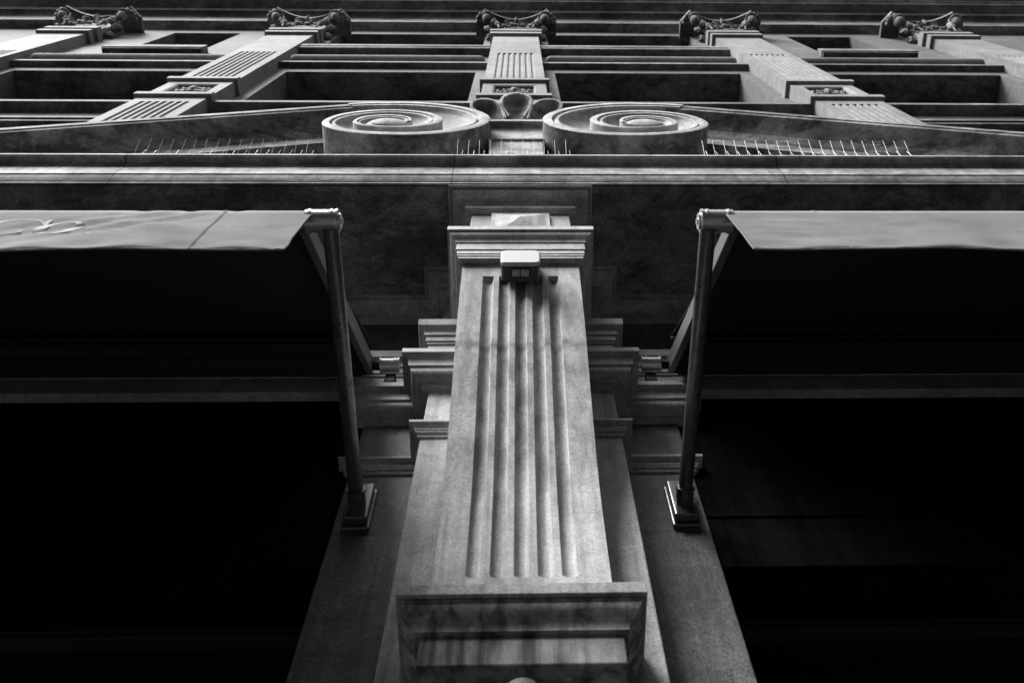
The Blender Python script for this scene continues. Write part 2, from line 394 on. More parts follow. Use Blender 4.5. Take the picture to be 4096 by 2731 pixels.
# ================================================================ scroll pediment on the cornice
YV = 1.12; AX = -0.022
EU, EV = .752, 5.936        # eye of the scroll: distance from the axis, height
RT = [.655,.590,.375,.375,.375,.31,.18,.20,.20,.135,.085,.10,.085,.06]
def srad(a):
    if a < 0: return None
    q = a*4; i = int(q); t = q-i
    def P(k):
        k = max(0, min(len(RT)-1, k)); return RT[k]
    p0, p1, p2, p3 = (P(i-1) if i > 0 else .66), P(i), P(i+1), P(i+2)
    return .5*((2*p1)+(-p0+p2)*t+(2*p0-5*p1+4*p2-p3)*t*t+(-p0+3*p1-3*p2+p3)*t**3)
def rake_v(u):
    """height of the rake's top edge relative to the eye, u positive towards the axis"""
    line = .591+.45*(u+.31); flat = .64
    k = .06; h = max(0, min(1, .5+.5*(flat-line)/k))
    return flat*(1-h)+line*h - k*h*(1-h)
def S(a):
    th = math.pi/2-2*math.pi*a
    if a < 0:
        lo, hi = .3, 2.0
        for _ in range(30):
            md = (lo+hi)/2
            if md*math.sin(th) < rake_v(md*math.cos(th)): lo = md
            else: hi = md
        r = lo
    else: r = srad(a)
    return r, th
def build_volute(side, parent):
    # side -1: left of the axis.  local u points towards the axis
    def W_(u, v, y): return V(AX + side*(EU - u), y, EV+v)
    bm = bmesh.new()
    a0, a1, N = -.08, 2.25, 320
    rows = []
    for i in range(N+1):
        a = a0+(a1-a0)*i/N
        ro, th = S(a); ri, _ = S(a+1)
        gap = ro-ri
        sw = min(.095, gap*.42)     # flat ridge
        if a < 0: sw = .085+(.066-.085)*(-a/.15)
        secs = [(0,.0),(sw*.12,-.004),(sw*.55,-.004),(sw*.62,.012),(sw*.75,.014),(sw*.82,.0),(sw,.002)]
        dd = .085*min(1, gap/.25)+(.03*(-a/.15) if a < 0 else 0)
        dish = [(sw+(gap-sw)*f, dd*(.25+.75*math.sin(min(1, f*1.15)*math.pi/2))) for f in (.04,.12,.25,.4,.55,.7,.85,.97)]
        pts = secs+dish+[(gap, dd*.95),(gap, 0)]
        rows.append([bm.verts.new(W_((ro-p)*math.cos(th), (ro-p)*math.sin(th), YV+d)) for p, d in pts])
    for a, b_ in zip(rows, rows[1:]):
        for k in range(len(a)-1): bm.faces.new((a[k], a[k+1], b_[k+1], b_[k]))
    # eye boss
    rings = []
    for j in range(7):
        rr = .15*math.cos(j/6*math.pi/2*.98); y = YV+.045-.06*math.sin(j/6*math.pi/2)
        rings.append([bm.verts.new(W_(rr*math.cos(t)*.95+.0, rr*math.sin(t)*.75, y)) for t in [2*math.pi*q/28 for q in range(28)]])
    for a, b_ in zip(rings, rings[1:]):
        for q in range(28): bm.faces.new((a[q], a[(q+1)%28], b_[(q+1)%28], b_[q]))
    bm.faces.new(rings[-1])
    link('scroll_face', bm, M_VOL, parent, smooth=50)
    # barrel running back to the wall
    bm = bmesh.new(); prev = None
    for i in range(0, 121):
        a = -.02+.86*i/120; r, th = S(a)
        cur = [bm.verts.new(W_(r*math.cos(th), r*math.sin(th), y)) for y in (YV, YV+.006, YV+.2, YO+.02)]
        if prev:
            for k in range(3): bm.faces.new((prev[k], prev[k+1], cur[k+1], cur[k]))
        prev = cur
    link('scroll_barrel', bm, M_BARREL, parent, smooth=50)
PED = sub('pediment', B, (AX, 1.4, 4.6))
for side in (-1, 1):
    # raking cornice
    sec = [(YO+.02,0),(YV+.003,0),(YV+.003,.062),(1.129,.066),(1.134,.094)]
    for k in range(1, 9):
        t = k/8; sec.append((1.134+.094*t, .094+.066*t**1.7))
    sec += [(1.228,.168),(1.234,.172),(1.236,.180),(1.252,.204),(1.254,.214),(1.268,.250),(1.272,.254),(1.272,.42),(YO+.02,.44)]
    bm = bmesh.new(); prev = None
    us = [.10,.02,-.06,-.14,-.22,-.28,-.34,-.4,-.46,-.55,-.7,-1,-1.5,-2.2,-3,-3.9]
    for u in us:
        v = rake_v(u)
        cur = []
        for y, h in sec:
            uu = u
            if u > -.25: h = h*(.45 if u > 0 else .45+.55*min(1, -u/.25))
            cur.append(bm.verts.new(V(AX+side*(EU-uu), y, EV+v-h)))
        if prev:
            for k in range(len(sec)-1): bm.faces.new((prev[k], prev[k+1], cur[k+1], cur[k]))
        prev = cur
    bm.faces.new(prev)
    link('raking_cornice', bm, M_BARREL, PED, smooth=35)
    build_volute(side, PED)
# pedestal between the scrolls
pz = prof((0,4.56),(.075,4.56),(.075,4.66),(.07,4.665),'cavetto',(.035,4.75),(.035,5.0),(.03,5.76),(.03,5.86),(.045,5.865),(.045,5.88),(.035,5.89),(.035,6.10),'cavetto',(.06,6.17),(.06,6.19),(.085,6.195),(.085,6.25),(.0,6.26))
bm = bmesh.new(); sweep(bm, [(AX-.12,YO),(AX-.12,1.25),(AX+.12,1.25),(AX+.12,YO)], pz)
link('pedestal', bm, M_CORN, PED, smooth=35)
# three-lobed palmette leaning out over the pedestal
bm = bmesh.new()
def lobe(bm, cx, ang, hgt, wid):
    nu, nv = 22, 18
    base = Vector((cx, 0)); grid = []
    for j in range(nv+1):
        s = math.sin(j/nv*math.pi/2); row = []
        wv = wid*(.70+.30*math.sin(min(1, s*1.5)*math.pi/2)) if s < .6 else wid*math.sqrt(max(0, 1-((s-.6)/.4)**2))
        for i in range(nu+1):
            q = -1+2*i/nu
            x = q*wv; h = s*hgt
            rim = max(abs(x)/wid*1.0 if s > .6 else abs(q), math.hypot(x/wid, max(0, (s-.6)/.4)))
            d = -.03 if rim > .8 else .045*(1-(rim/.8)**2)+.0
            X = cx+x*math.cos(ang)+h*math.sin(ang); Hh = h*math.cos(ang)-x*math.sin(ang)
            row.append(bm.verts.new(V(AX+X, 1.185-.26*Hh+d*.95, 6.27+Hh*.97+.2*d)))
        grid.append(row)
    for a, b_ in zip(grid, grid[1:]):
        for i in range(nu): bm.faces.new((a[i], a[i+1], b_[i+1], b_[i]))
lobe(bm, -.10, -.50, .31, .098); lobe(bm, .10, .50, .31, .098); lobe(bm, 0, 0, .375, .108)
o = link('palmette', bm, M_CORN, PED, smooth=60)
md = o.modifiers.new('thick', 'SOLIDIFY'); md.thickness = .03; md.offset = 1

# ================================================================ upper facade
SP = 3.07; UX = -.055; HP = .31
cent = [UX+SP*k for k in range(-3, 4)]
YW = YO
# wall, with openings: (x0,x1,z0,z1)
bays = [(cent[i], cent[i+1]) for i in range(len(cent)-1)]
Z1B, Z1T = 9.70, 11.92
Z2B, Z2T = 13.52, 15.85
bm = bmesh.new()
box(bm, -X_END, X_END, YW, 2.3, 4.45, Z1B)
box(bm, -X_END, X_END, YW, 2.3, Z1T, Z2B)
box(bm, -X_END, X_END, YW, 2.3, Z2T, 17.2)
segs1 = []; segs2 = []
px_ = -X_END; qx_ = -X_END
wins1 = []; wins2 = []
for i, (a, b_) in enumerate(bays):
    wins1.append((a+.455, b_-.455))
    if i in (2, 3): wins2.append((a+.455, b_-.455))
    elif i in (1, 4): m_ = (a+b_)/2; wins2.append((m_-.49, m_+.49))
for (a, b_) in wins1: box(bm, px_, a, YW, 2.3, Z1B, Z1T); px_ = b_
box(bm, px_, X_END, YW, 2.3, Z1B, Z1T)
for (a, b_) in wins2: box(bm, qx_, a, YW, 2.3, Z2B, Z2T); qx_ = b_
box(bm, qx_, X_END, YW, 2.3, Z2B, Z2T)
link('upper_wall', bm, M_WALL, B)
def window(x0, x1, z0, z1):
    Wn = sub('window', B, ((x0+x1)/2, 2.0, z0))
    bm = bmesh.new(); box(bm, x0, x1, 2.06, 2.08, z0, z1); link('pane', bm, M_GLASS, Wn)
    bm = bmesh.new()
    box(bm, x0, x0+.07, 2.0, 2.06, z0, z1); box(bm, x1-.07, x1, 2.0, 2.06, z0, z1)
    box(bm, x0+.07, x1-.07, 2.0, 2.06, z1-.08, z1); box(bm, x0+.07, x1-.07, 2.0, 2.06, z0, z0+.08)
    nm = 2 if x1-x0 > 1.5 else 1
    for k in range(1, nm+1):
        xx = x0+(x1-x0)*k/(nm+1); box(bm, xx-.035, xx+.035, 2.005, 2.058, z0+.08, z1-.08)
    link('frame', bm, M_BLACK, Wn)
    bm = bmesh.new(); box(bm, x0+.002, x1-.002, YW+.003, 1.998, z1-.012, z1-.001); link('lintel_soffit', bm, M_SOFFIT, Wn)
for (a, b_) in wins1: window(a, b_, Z1B, Z1T)
for (a, b_) in wins2: window(a, b_, Z2B, Z2T)
def broken(y0, y1, hp):
    path = [(-X_END, y0)]
    for c in cent: path += [(c-hp, y0), (c-hp, y1), (c+hp, y1), (c+hp, y0)]
    path.append((X_END, y0)); return path
# plinth ledge low behind the pediment and sill cornice around the pilasters
bm = bmesh.new(); sweep(bm, [(-X_END,YW),(X_END,YW)], prof((0,8.52),(.07,8.54),(.07,8.60),(.085,8.605),(.085,8.66),(0,8.70))); link('string_course', bm, M_UPD, B, smooth=35)
bm = bmesh.new(); sweep(bm, [(-X_END,YW),(X_END,YW)], prof((-.01,9.285),(.018,9.29),(.085,9.30),(.1,9.305),(.1,9.385),(.02,9.40))); o = link('sill_cornice', bm, M_UPD, B, smooth=35)
# pilasters
def leaf(bm, base, out, hgt, wid, curl=.5, rot=0.0, lob=5):
    """curled acanthus leaf: base point, outward horizontal direction, height, half width"""
    ox, oy = out; sx, sy = -oy, ox
    nv, nu = 12, 8; grid = []
    for j in range(nv+1):
        s = j/nv
        ang = curl*math.pi*max(0, s-.45)/.55
        if s < .45: h = hgt*s*1.3; d = .05*s
        else:
            rr = hgt*.28
            h = hgt*.585+rr*math.sin(ang); d = .0225+rr*(1-math.cos(ang))
        wv = wid*(.6+.4*math.sin(s*math.pi))*(1-.55*s**3)*(1+.18*math.sin(s*lob*2*math.pi))
        row = []
        for i in range(nu+1):
            q = -1+2*i/nu
            dd = d-.25*wid*q*q+.02*math.cos(q*3*math.pi)*wid*3
            x = base[0]+ox*dd+sx*q*wv; y = base[1]+oy*dd+sy*q*wv
            row.append(bm.verts.new(V(x, y, base[2]+h-.1*abs(q)*wid)))
        grid.append(row)
    for a, b_ in zip(grid, grid[1:]):
        for i in range(nu): bm.faces.new((a[i], a[i+1], b_[i+1], b_[i]))
def blob(bm, c, r, sx=1, sy=1, sz=1, amp=.25, seed=0, sub_=3):
    ret = bmesh.ops.create_icosphere(bm, subdivisions=sub_, radius=1)
    for v in ret['verts']:
        p = v.co.copy()
        n = noise.noise(p*2.3+Vector((seed*3.1, 0, seed)))
        k = r*(1+amp*n+amp*.4*math.sin(9*math.atan2(p.x, p.z)+seed))
        v.co = V(c[0]+p.x*k*sx, c[1]+p.y*k*sy, c[2]+p.z*k*sz)
def tube(bm, pts, rads, n=8):
    rings = []
    for i, p in enumerate(pts):
        p = Vector(p); a = Vector(pts[max(0,i-1)]); b_ = Vector(pts[min(len(pts)-1,i+1)])
        d = (b_-a).normalized(); u = d.orthogonal().normalized() if not rings else None
        if u is None:
            u = (pu-d*pu.dot(d)).normalized()
        pu = u; v = d.cross(u)
        rings.append([bm.verts.new(V(*(p+rads[i]*(math.cos(t)*u+math.sin(t)*v)))) for t in [2*math.pi*q/n for q in range(n)]])
    for a, b_ in zip(rings, rings[1:]):
        for q in range(n): bm.faces.new((a[q], a[(q+1)%n], b_[(q+1)%n], b_[q]))
    bm.faces.new(rings[0]); bm.faces.new(rings[-1])
def capital(bm, cx):
    # bell
    zz = [14.84,15.0,15.25,15.5,15.66]; hw = [.29,.285,.29,.32,.36]; yf = [1.555,1.56,1.555,1.53,1.50]
    prev = None
    for z, h, y in zip(zz, hw, yf):
        cur = [bm.verts.new(V(cx+x, yy, z)) for x, yy in ((-h, YW+.02), (-h, y), (h, y), (h, YW+.02))]
        if prev:
            for k in range(3): bm.faces.new((prev[k], prev[k+1], cur[k+1], cur[k]))
        prev = cur
    # row of curled leaf tips just above the neck bands
    rn = random.Random(5)
    for k in range(11):
        u = (k-5)/5
        blob(bm, (cx+.235*u+rn.uniform(-.008,.008), 1.474+rn.uniform(-.006,.02), 15.05+.05*abs(u)+rn.uniform(0,.09)), rn.uniform(.020,.036), rn.uniform(.8,1.5), rn.uniform(.6,1.1), rn.uniform(.8,1.6), .5, k, 2)
    for s in (-1, 1):
        # big ear-shaped scroll under the horn, with its rim
        blob(bm, (cx+s*.425, 1.425, 15.52), .072, .95, 1.1, 1.7, .10, 3, 3)
        pts = [(cx+s*(.425+.078*math.cos(t)), 1.415-.085*math.sin(t), 15.55) for t in [math.pi*(.05+1.0*q/14) for q in range(15)]]
        tube(bm, pts, [.010+.010*math.sin(math.pi*q/14) for q in range(15)], 7)
        # leaf knobs towards the chamfered horn
        for q, (bx_, by_) in enumerate(((.475,1.345),(.525,1.375),(.56,1.42),(.565,1.47))):
            blob(bm, (cx+s*bx_, by_, 15.62), .030, 1, 1, 1.3, .3, q+2, 2)
        # leaf sheath from the scroll down to the neck
        blob(bm, (cx+s*.325, 1.475, 15.40), .060, 1.0, 1.0, 1.8, .3, 5, 3)
        blob(bm, (cx+s*.265, 1.478, 15.24), .044, 1.0, .9, 1.6, .35, 8, 3)
        tube(bm, [(cx+s*.24,1.50,15.0),(cx+s*.262,1.47,15.2),(cx+s*.30,1.435,15.42),(cx+s*.35,1.40,15.60)], [.012,.015,.015,.010], 6)
        # side leaves
        blob(bm, (cx+s*.395, 1.565, 15.28), .062, 1.0, 1.0, 1.6, .4, 4, 3)
        blob(bm, (cx+s*.385, 1.64, 15.05), .050, .9, 1.0, 1.4, .45, 6, 3)
        leaf(bm, (cx+s*.30, 1.60, 14.86), (s, -.15), .42, .06, .85)
        # small helices either side of the fleuron
        for rr, zz2 in ((.062, 15.50), (.036, 15.45)):
            pts = [(cx+s*(.105+rr*math.cos(t)), 1.488-rr*.95*math.sin(t), zz2) for t in [math.pi*(-.1+1.25*q/16) for q in range(17)]]
            tube(bm, pts, [.0085]*17, 6)
        blob(bm, (cx+s*.105, 1.485, 15.40), .022, 1.2, .9, 1, .3, 7, 2)
    # fleuron bud
    blob(bm, (cx, 1.452, 15.60), .032, .75, 1.3, 2.0, .12, 2, 3)
    blob(bm, (cx, 1.43, 15.69), .020, .6, 1.2, 1.5, .1, 2, 2)
def abacus(bm, cx):
    pl = [(-.60, YW+.02), (-.60,1.46), (-.465,1.305)]
    for k in range(1, 12):
        t = k/12; pl.append((-.465+.93*t, 1.305+.145*math.sin(t*math.pi)**.9))
    pl += [(.465,1.305), (.60,1.46), (.60, YW+.02)]
    for z0, z1, sc_ in ((15.75, 15.82, 1.0),):
        lo = [bm.verts.new(V(cx+x*sc_, 1.7-(1.7-y)*sc_, z0)) for x, y in pl]; hi = [bm.verts.new(V(cx+x*sc_, 1.7-(1.7-y)*sc_, z1)) for x, y in pl]
        bm.faces.new(lo); bm.faces.new(hi)
        for i in range(len(pl)-1): bm.faces.new((lo[i], lo[i+1], hi[i+1], hi[i]))
pil0 = None
def make_pilaster(cx):
    P = sub('pilaster', B, (cx, 1.6, 8.0))
    bm = bmesh.new()
    const = lambda z: 1.55
    fluted(bm, HP, 9.30, 6.6, const, 7, .0648, .040, .016, 7.0, 9.11, 6, YW+.01, x0=cx, seg=6)
    sweep(bm, [(cx-HP,YW),(cx-HP,1.55),(cx+HP,1.55),(cx+HP,YW)], [(-.01,9.30),(.036,9.305),(.038,9.405),(-.01,9.42)])
    # pedestal with sunk panel
    zb_, zt_ = 9.40, 10.24; pb, pt = 9.52, 10.11
    gx = [-HP, -.207, -.190, -.187, .187, .190, .207, HP]; gz = [zb_, pb, pb+.017, pb+.020, pt-.020, pt-.017, pt, zt_]
    lv = [0, 0, 1, 2, 2, 1, 0, 0]; yy_ = [1.55, 1.562, 1.588]
    gv = [[bm.verts.new(V(cx+x, yy_[min(lv[i], lv[j])], z)) for i, x in enumerate(gx)] for j, z in enumerate(gz)]
    for j in range(7):
        for i in range(7): bm.faces.new((gv[j][i], gv[j][i+1], gv[j+1][i+1], gv[j+1][i]))
    for ii in (0, -1):
        bk = [bm.verts.new(V(cx+gx[ii], YW+.01, z)) for z in gz]
        for j in range(7): bm.faces.new((gv[j][ii], gv[j+1][ii], bk[j+1], bk[j]))
    link('pedestal', bm, M_UP, P, smooth=35)
    bm = bmesh.new()
    for k in range(7):
        u = (k-3)/3
        blob(bm, (cx+.145*u, 1.582, 9.98-.05*abs(u)), .030, 1.1, .7, 1.2, .45, k, 2)
        blob(bm, (cx+.12*u, 1.584, 9.88-.03*abs(u)), .026, 1.2, .7, 1.1, .45, k+4, 2)
    blob(bm, (cx, 1.575, 9.93), .040, 1.1, .8, 1.6, .3, 6, 3)
    link('carved_rosette', bm, M_UP, P, smooth=60)
    bm = bmesh.new()
    fluted(bm, HP, 14.42, 10.22, const, 7, .0648, .038, .016, 10.42, 12.60, 6, YW+.01, x0=cx, seg=6)
    link('shaft', bm, M_UP, P, smooth=35)
    bm = bmesh.new()
    sweep(bm, [(cx-HP,YW),(cx-HP,1.55),(cx+HP,1.55),(cx+HP,YW)], [(-.01,10.23),(.036,10.235),(.038,10.33),(-.01,10.345)])
    link('band', bm, M_UP, P)
    bm = bmesh.new()
    pth = [(cx-HP,YW),(cx-HP,1.55),(cx+HP,1.55),(cx+HP,YW)]
    sweep(bm, pth, [(-.01,14.395),(.044,14.40),(.046,14.54),(-.01,14.55)])
    sweep(bm, pth, [(-.01,14.66),(.048,14.665),(.053,14.675),(.053,14.83),(-.01,14.85)])
    box(bm, cx-HP+.01, cx+HP-.01, 1.56, YW+.01, 14.42, 14.9)
    link('neck_band', bm, M_UP, P)
    bm = bmesh.new(); capital(bm, cx)
    o = link('capital', bm, M_UPD, P, smooth=60)
    bm = bmesh.new(); abacus(bm, cx); link('abacus', bm, M_UPD, P)
    return P
P0 = make_pilaster(0.0)
bpy.context.view_layer.update()
kids = list(P0.children)
for c in cent[1:-1]:
    if P0.get('used') is None:
        P0['used'] = 1; root = P0; P0.location.x += c
    else:
        root = P0.copy(); COL.objects.link(root); root.matrix_parent_inverse = P0.matrix_parent_inverse.copy(); root.location.x = P0.location.x - cent[1] + c
        for kd in kids:
            n_ = kd.copy(); COL.objects.link(n_); n_.parent = root; n_.matrix_parent_inverse = kd.matrix_parent_inverse.copy()
del P0['used']
# ledges over the first-floor openings, rolls and sills
for i, (a, b_) in enumerate(bays):
    xa, xb = a+HP, b_-HP
    L = sub('balcony_ledge', B, ((a+b_)/2, 1.65, 12.2))
    bm = bmesh.new(); sweep(bm, [(xa+.005,YW),(xb-.005,YW)], prof((-.01,12.155),(.072,12.16),(.076,12.165),(.076,12.25),(-.01,12.27))); link('lintel_ledge', bm, M_UPD, L)
    bm = bmesh.new()
    ra, rb = (a+.42, b_-.42)
    cyl(bm, (ra, 1.655, 12.58), (rb, 1.655, 12.58), .075, 20)
    blob(bm, (ra, 1.655, 12.58), .075, .8, 1, 1, .02, 1, 2); blob(bm, (rb, 1.655, 12.58), .075, .8, 1, 1, .02, 1, 2)
    link('roll_moulding', bm, M_UP, L, smooth=50)
    bm = bmesh.new()
    if i in (2, 3): x0, x1, yf = xa+.005, xb-.005, 1.578
    elif i in (1, 4): m_ = (a+b_)/2; x0, x1, yf = m_-.625, m_+.625, 1.592
    else: continue
    sweep(bm, [(x0,YW),(x0,yf+.012),(x1,yf+.012),(x1,YW)], [(-.01,13.33),(0,13.335),(0,13.37),(.014,13.375),(.016,13.56),(-.01,13.58)]) if i in (1,4) else sweep(bm, [(x0,YW),(x1,YW)], [(-.01,13.30),(.1,13.31),(.108,13.33),(.108,13.40),(.118,13.41),(.118,13.55),(-.01,13.57)])
    box(bm, x0, x1, yf+.02, YW, 13.40, 13.54)
    link('window_sill', bm, M_UPD, L, bevel=0.004)
# pilaster responds behind the shafts (flat strips beside them are the wall itself)
# top entablature: stepped soffits
ent = [(-X_END,YW)]
p_e = prof((-.01,16.25),(.13,16.27),(.137,16.275),(.137,16.70),(.145,16.75),'cavetto',(.225,16.80),(.246,16.80),(.246,16.86),(.256,16.87),(.26,16.95),(.395,17.0),(.40,17.06),(.44,17.10),(.44,17.22),(.62,17.3),(.62,17.8),(-.3,17.9))
bm = bmesh.new()
path = [(-X_END, YW), (X_END, YW)]
k_ = [i for i, p in enumerate(p_e) if p[1] >= 16.74][0]
sweep(bm, path, p_e[:k_+1]); link('top_architrave', bm, M_UPD, B, smooth=30)
bm = bmesh.new(); sweep(bm, path, p_e[k_:], cap=False); link('top_cornice', bm, M_CROWN_SHADE, B, smooth=30)
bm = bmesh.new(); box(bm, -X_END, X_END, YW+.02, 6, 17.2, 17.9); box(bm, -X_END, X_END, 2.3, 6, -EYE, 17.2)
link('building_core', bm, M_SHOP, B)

# ================================================================ unseen facade behind the camera, added to block low sky light
OB = thing('building', 'plain dark facade across the street behind the viewer, unseen and added to block low sky light', 'building', (0, -9.5, -1.75))
bm = bmesh.new(); box(bm, -26, 26, -14, -9.5, -1.75, 11.5); link('added_wall', bm, M_DARKP, OB)
for fl in range(4):
    for k in range(-8, 9):
        bm = bmesh.new(); xx = k*3.0; z0 = -.6+fl*3.1
        box(bm, xx-.6, xx+.6, -9.52, -9.47, z0, z0+1.9); link('window', bm, M_GLASS, OB)

# ================================================================ awnings
def glyphs(bm, P):
    """'Co.' in a high-contrast italic: P(u, v) maps text units (x-height 1) to 3-D"""
    def strip(outer, inner, n=4):
        rows = [[bm.verts.new(P(o_[0]+(i_[0]-o_[0])*k/n, o_[1]+(i_[1]-o_[1])*k/n)) for o_, i_ in zip(outer, inner)] for k in range(n+1)]
        for a, b_ in zip(rows, rows[1:]):
            for k in range(len(outer)-1): bm.faces.new((a[k], a[k+1], b_[k+1], b_[k]))
    sl = .22
    def el(cx, cy, rx, ry, t): return (cx+rx*math.cos(t)+sl*(ry*math.sin(t)), cy+ry*math.sin(t))
    T = [2*math.pi*k/60 for k in range(61)]
    strip([el(2.02,.5,.50,.52,t) for t in T], [el(2.02,.5,.27,.475,t) for t in T])
    T = [rad(42)+(rad(318)-rad(42))*k/60 for k in range(61)]
    out = [el(.84,.62,.70,.66,t) for t in T]
    inn = [el(.84,.62,.70-.03-.22*max(0, math.cos(t-math.pi)),.66-.045,t) for t in T]
    strip(out, inn)
    e = out[0]; bm.faces.new([bm.verts.new(P(*p)) for p in ((e[0]-.02,e[1]-.06),(e[0]+.10,e[1]-.26),(e[0]+.15,e[1]-.24),(e[0]+.17,e[1]+.13),(e[0]+.10,e[1]+.13))])
    e = out[-1]; bm.faces.new([bm.verts.new(P(*p)) for p in ((e[0]-.06,e[1]-.03),(e[0]+.02,e[1]-.05),(e[0]+.07,e[1]+.12),(e[0]-.02,e[1]+.08))])
def awning(sg, label):
    A = thing('awning', label, 'awning', (sg*2.0, 1.1, 3.0))
    X = lambda x: sg*x
    def bx(bm, x0, x1, *r): box(bm, min(sg*x0, sg*x1), max(sg*x0, sg*x1), *r)
    XE = 4.4
    # fabric top: from the roller box down to the front rail
    bm = bmesh.new()
    nx, ny = 60, 8; grid = []
    for i in range(nx+1):
        x = .575+(XE-.575)*i/nx; row = []
        for j in range(ny+1):
            t = j/ny; y = 1.50+(.752-1.50)*t; z = 3.57+(2.614-3.57)*t - .02*math.sin(t*math.pi)
            row.append(bm.verts.new(V(X(x), y, z)))
        grid.append(row)
    for a, b_ in zip(grid, grid[1:]):
        for k in range(ny): bm.faces.new((a[k], a[k+1], b_[k+1], b_[k]))
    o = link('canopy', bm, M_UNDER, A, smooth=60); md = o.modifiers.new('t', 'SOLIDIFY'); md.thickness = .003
    for xs in (.675, 1.85, 3.0):
        bm = bmesh.new()
        a = [V(X(xs+d), 1.49, 3.548) for d in (0, .006)]; b_ = [V(X(xs+d), .77, 2.632) for d in (.006, 0)]
        bm.faces.new([bm.verts.new(p) for p in a+b_])
        link('canopy_seam', bm, M_BLACK, A)
    # valance
    bm = bmesh.new(); nx, nz = 320, 16; grid = []
    fold_dir = 1 if sg < 0 else -1
    def vpos(x, t):
        """t 0 top .. 1 bottom"""
        z = 2.606-.325*t - (.004*math.sin(x*7)+.010*min(1, max(0, (x-.6)/.5)))*t
        y = .728+.004*math.sin(x*9+2*t)*t
        # soft diagonal creases spreading from the seam
        if sg < 0:
            for k, (xc, am) in enumerate(((.83,.006),(.95,.008),(1.07,.006))):
                d = (x-xc)-.55*(t-.15); y += am*math.exp(-(d/.028)**2)*math.exp(-((t-.35)/.35)**2)*math.cos(d/.02)
            d = t-(.55-.35*(x-.75)/.4)+.02*math.sin(x*20); y -= .006*math.exp(-(d/.09)**2)*math.exp(-((x-.95)/.22)**2)
            y += .005*math.exp(-((t-.9)/.06)**2)*math.sin(x*26)
        else:
            for k in range(4):
                tc = .2+.16*k; d = t-tc-.15*(x-.7)*math.sin(k+1); y += .0035*math.exp(-(d/.035)**2)*math.exp(-((x-.72)/.14)**2)
            y += .004*math.exp(-((t-.9)/.07)**2)*math.sin(x*22+1)
            for (xc, tc, an, ln) in ((1.12,.3,.9,.10),(1.2,.55,.75,.08),(1.27,.35,1.1,.09),(1.07,.27,.05,.12),(1.25,.42,.1,.1)):
                u = (x-xc)*math.cos(an)+(t-tc)*.3*math.sin(an); v = -(x-xc)*math.sin(an)+(t-tc)*.3*math.cos(an)
                y += .004*math.exp(-(v/.004)**2)*math.exp(-(u/(ln*.5))**2)
        return y, z
    for i in range(nx+1):
        f = i/nx; x = .545+(XE-.545)*(f**1.5); row = []
        for j in range(nz+1):
            t = j/nz; y, z = vpos(x, t); xx = x + .013*t*(1-f)
            row.append(bm.verts.new(V(X(xx), y, z)))
        grid.append(row)
    for a, b_ in zip(grid, grid[1:]):
        for k in range(nz): bm.faces.new((a[k], a[k+1], b_[k+1], b_[k]))
    o = link('valance', bm, M_FABRIC, A, smooth=60); md = o.modifiers.new('t', 'SOLIDIFY'); md.thickness = .0012; md.offset = 0
    # hem and seam
    bm = bmesh.new()
    pts = []
    for i in range(0, 121):
        x = .545+(XE-.545)*(i/120)**1.5; y, z = vpos(x, 1.0); pts.append((X(x+.013*(1-i/120)), y, z))
    tube(bm, pts, [.0028]*len(pts), 6)
    pts = [(X(.545+.013*t), vpos(.545, t)[0], vpos(.545, t)[1]) for t in [k/8 for k in range(9)]]
    tube(bm, pts, [.0025]*9, 6)
    link('hem', bm, M_FABRIC, A, smooth=60)
    bm = bmesh.new(); sx = .772 if sg < 0 else .782
    prev = None
    for k in range(13):
        t = k/12*.99; y, z = vpos(sx, t)
        cur = [bm.verts.new(V(X(sx+d+.01*t), y-.0022-.001*(d > .002), z)) for d in (0, .0035, .005)]
        if prev:
            for q in range(2): bm.faces.new((prev[q], prev[q+1], cur[q+1], cur[q]))
        prev = cur
    link('valance_seam', bm, M_FABRIC, A)
    if sg < 0:
        bm = bmesh.new()
        def P(u, v):
            xx = -1.363+.110*u; t = (2.606-(2.400+.096*v))/.325
            y, z = vpos(-xx, min(1, max(0, t))); return V(xx, y-.0014, z)
        glyphs(bm, P)
        link('lettering', bm, M_LETTER, A)
        bm = bmesh.new(); bm.faces.new([bm.verts.new(P(2.80+.12*math.cos(t), .11+.11*math.sin(t))) for t in [2*math.pi*k/20 for k in range(20)]])
        link('full_stop', bm, M_LETTER, A)
    # front rail and its end joint
    bm = bmesh.new(); cyl(bm, (X(.57), .752, 2.592), (X(XE), .752, 2.592), .021, 18); link('front_rail', bm, M_BAR, A, smooth=40)
    bm = bmesh.new()
    cyl(bm, (X(.482), .752, 2.592), (X(.566), .752, 2.592), .031, 32)
    for xx in (.481, .494, .551): cyl(bm, (X(xx), .752, 2.592), (X(xx+.006), .752, 2.592), .0335, 32)
    cyl(bm, (X(.474), .752, 2.592), (X(.482), .752, 2.592), .022, 24); cyl(bm, (X(.470), .752, 2.592), (X(.474), .752, 2.592), .008, 12)
    link('rail_joint', bm, M_STEEL, A, smooth=40)
    # support pole to the pier, socket and plate
    bm = bmesh.new(); cyl(bm, (X(.494), 1.62, 2.612), (X(.500), .765, 2.575), .0215, 28); link('support_pole', bm, M_POLE, A, smooth=40)
    bm = bmesh.new(); cyl(bm, (X(.494), 1.655, 2.613), (X(.494), 1.585, 2.610), .0265, 28); cyl(bm, (X(.494), 1.588, 2.610), (X(.494), 1.580, 2.6095), .029, 28)
    link('pole_socket', bm, M_POLE, A, smooth=40)
    bm = bmesh.new(); bx(bm, .452, .536, 1.668, 1.686, 2.535, 2.755); bx(bm, .458, .530, 1.640, 1.667, 2.548, 2.742)
    link('wall_plate', bm, M_PLATE, A, bevel=.004)
    # side arm, wall joint, bracket
    bm = bmesh.new()
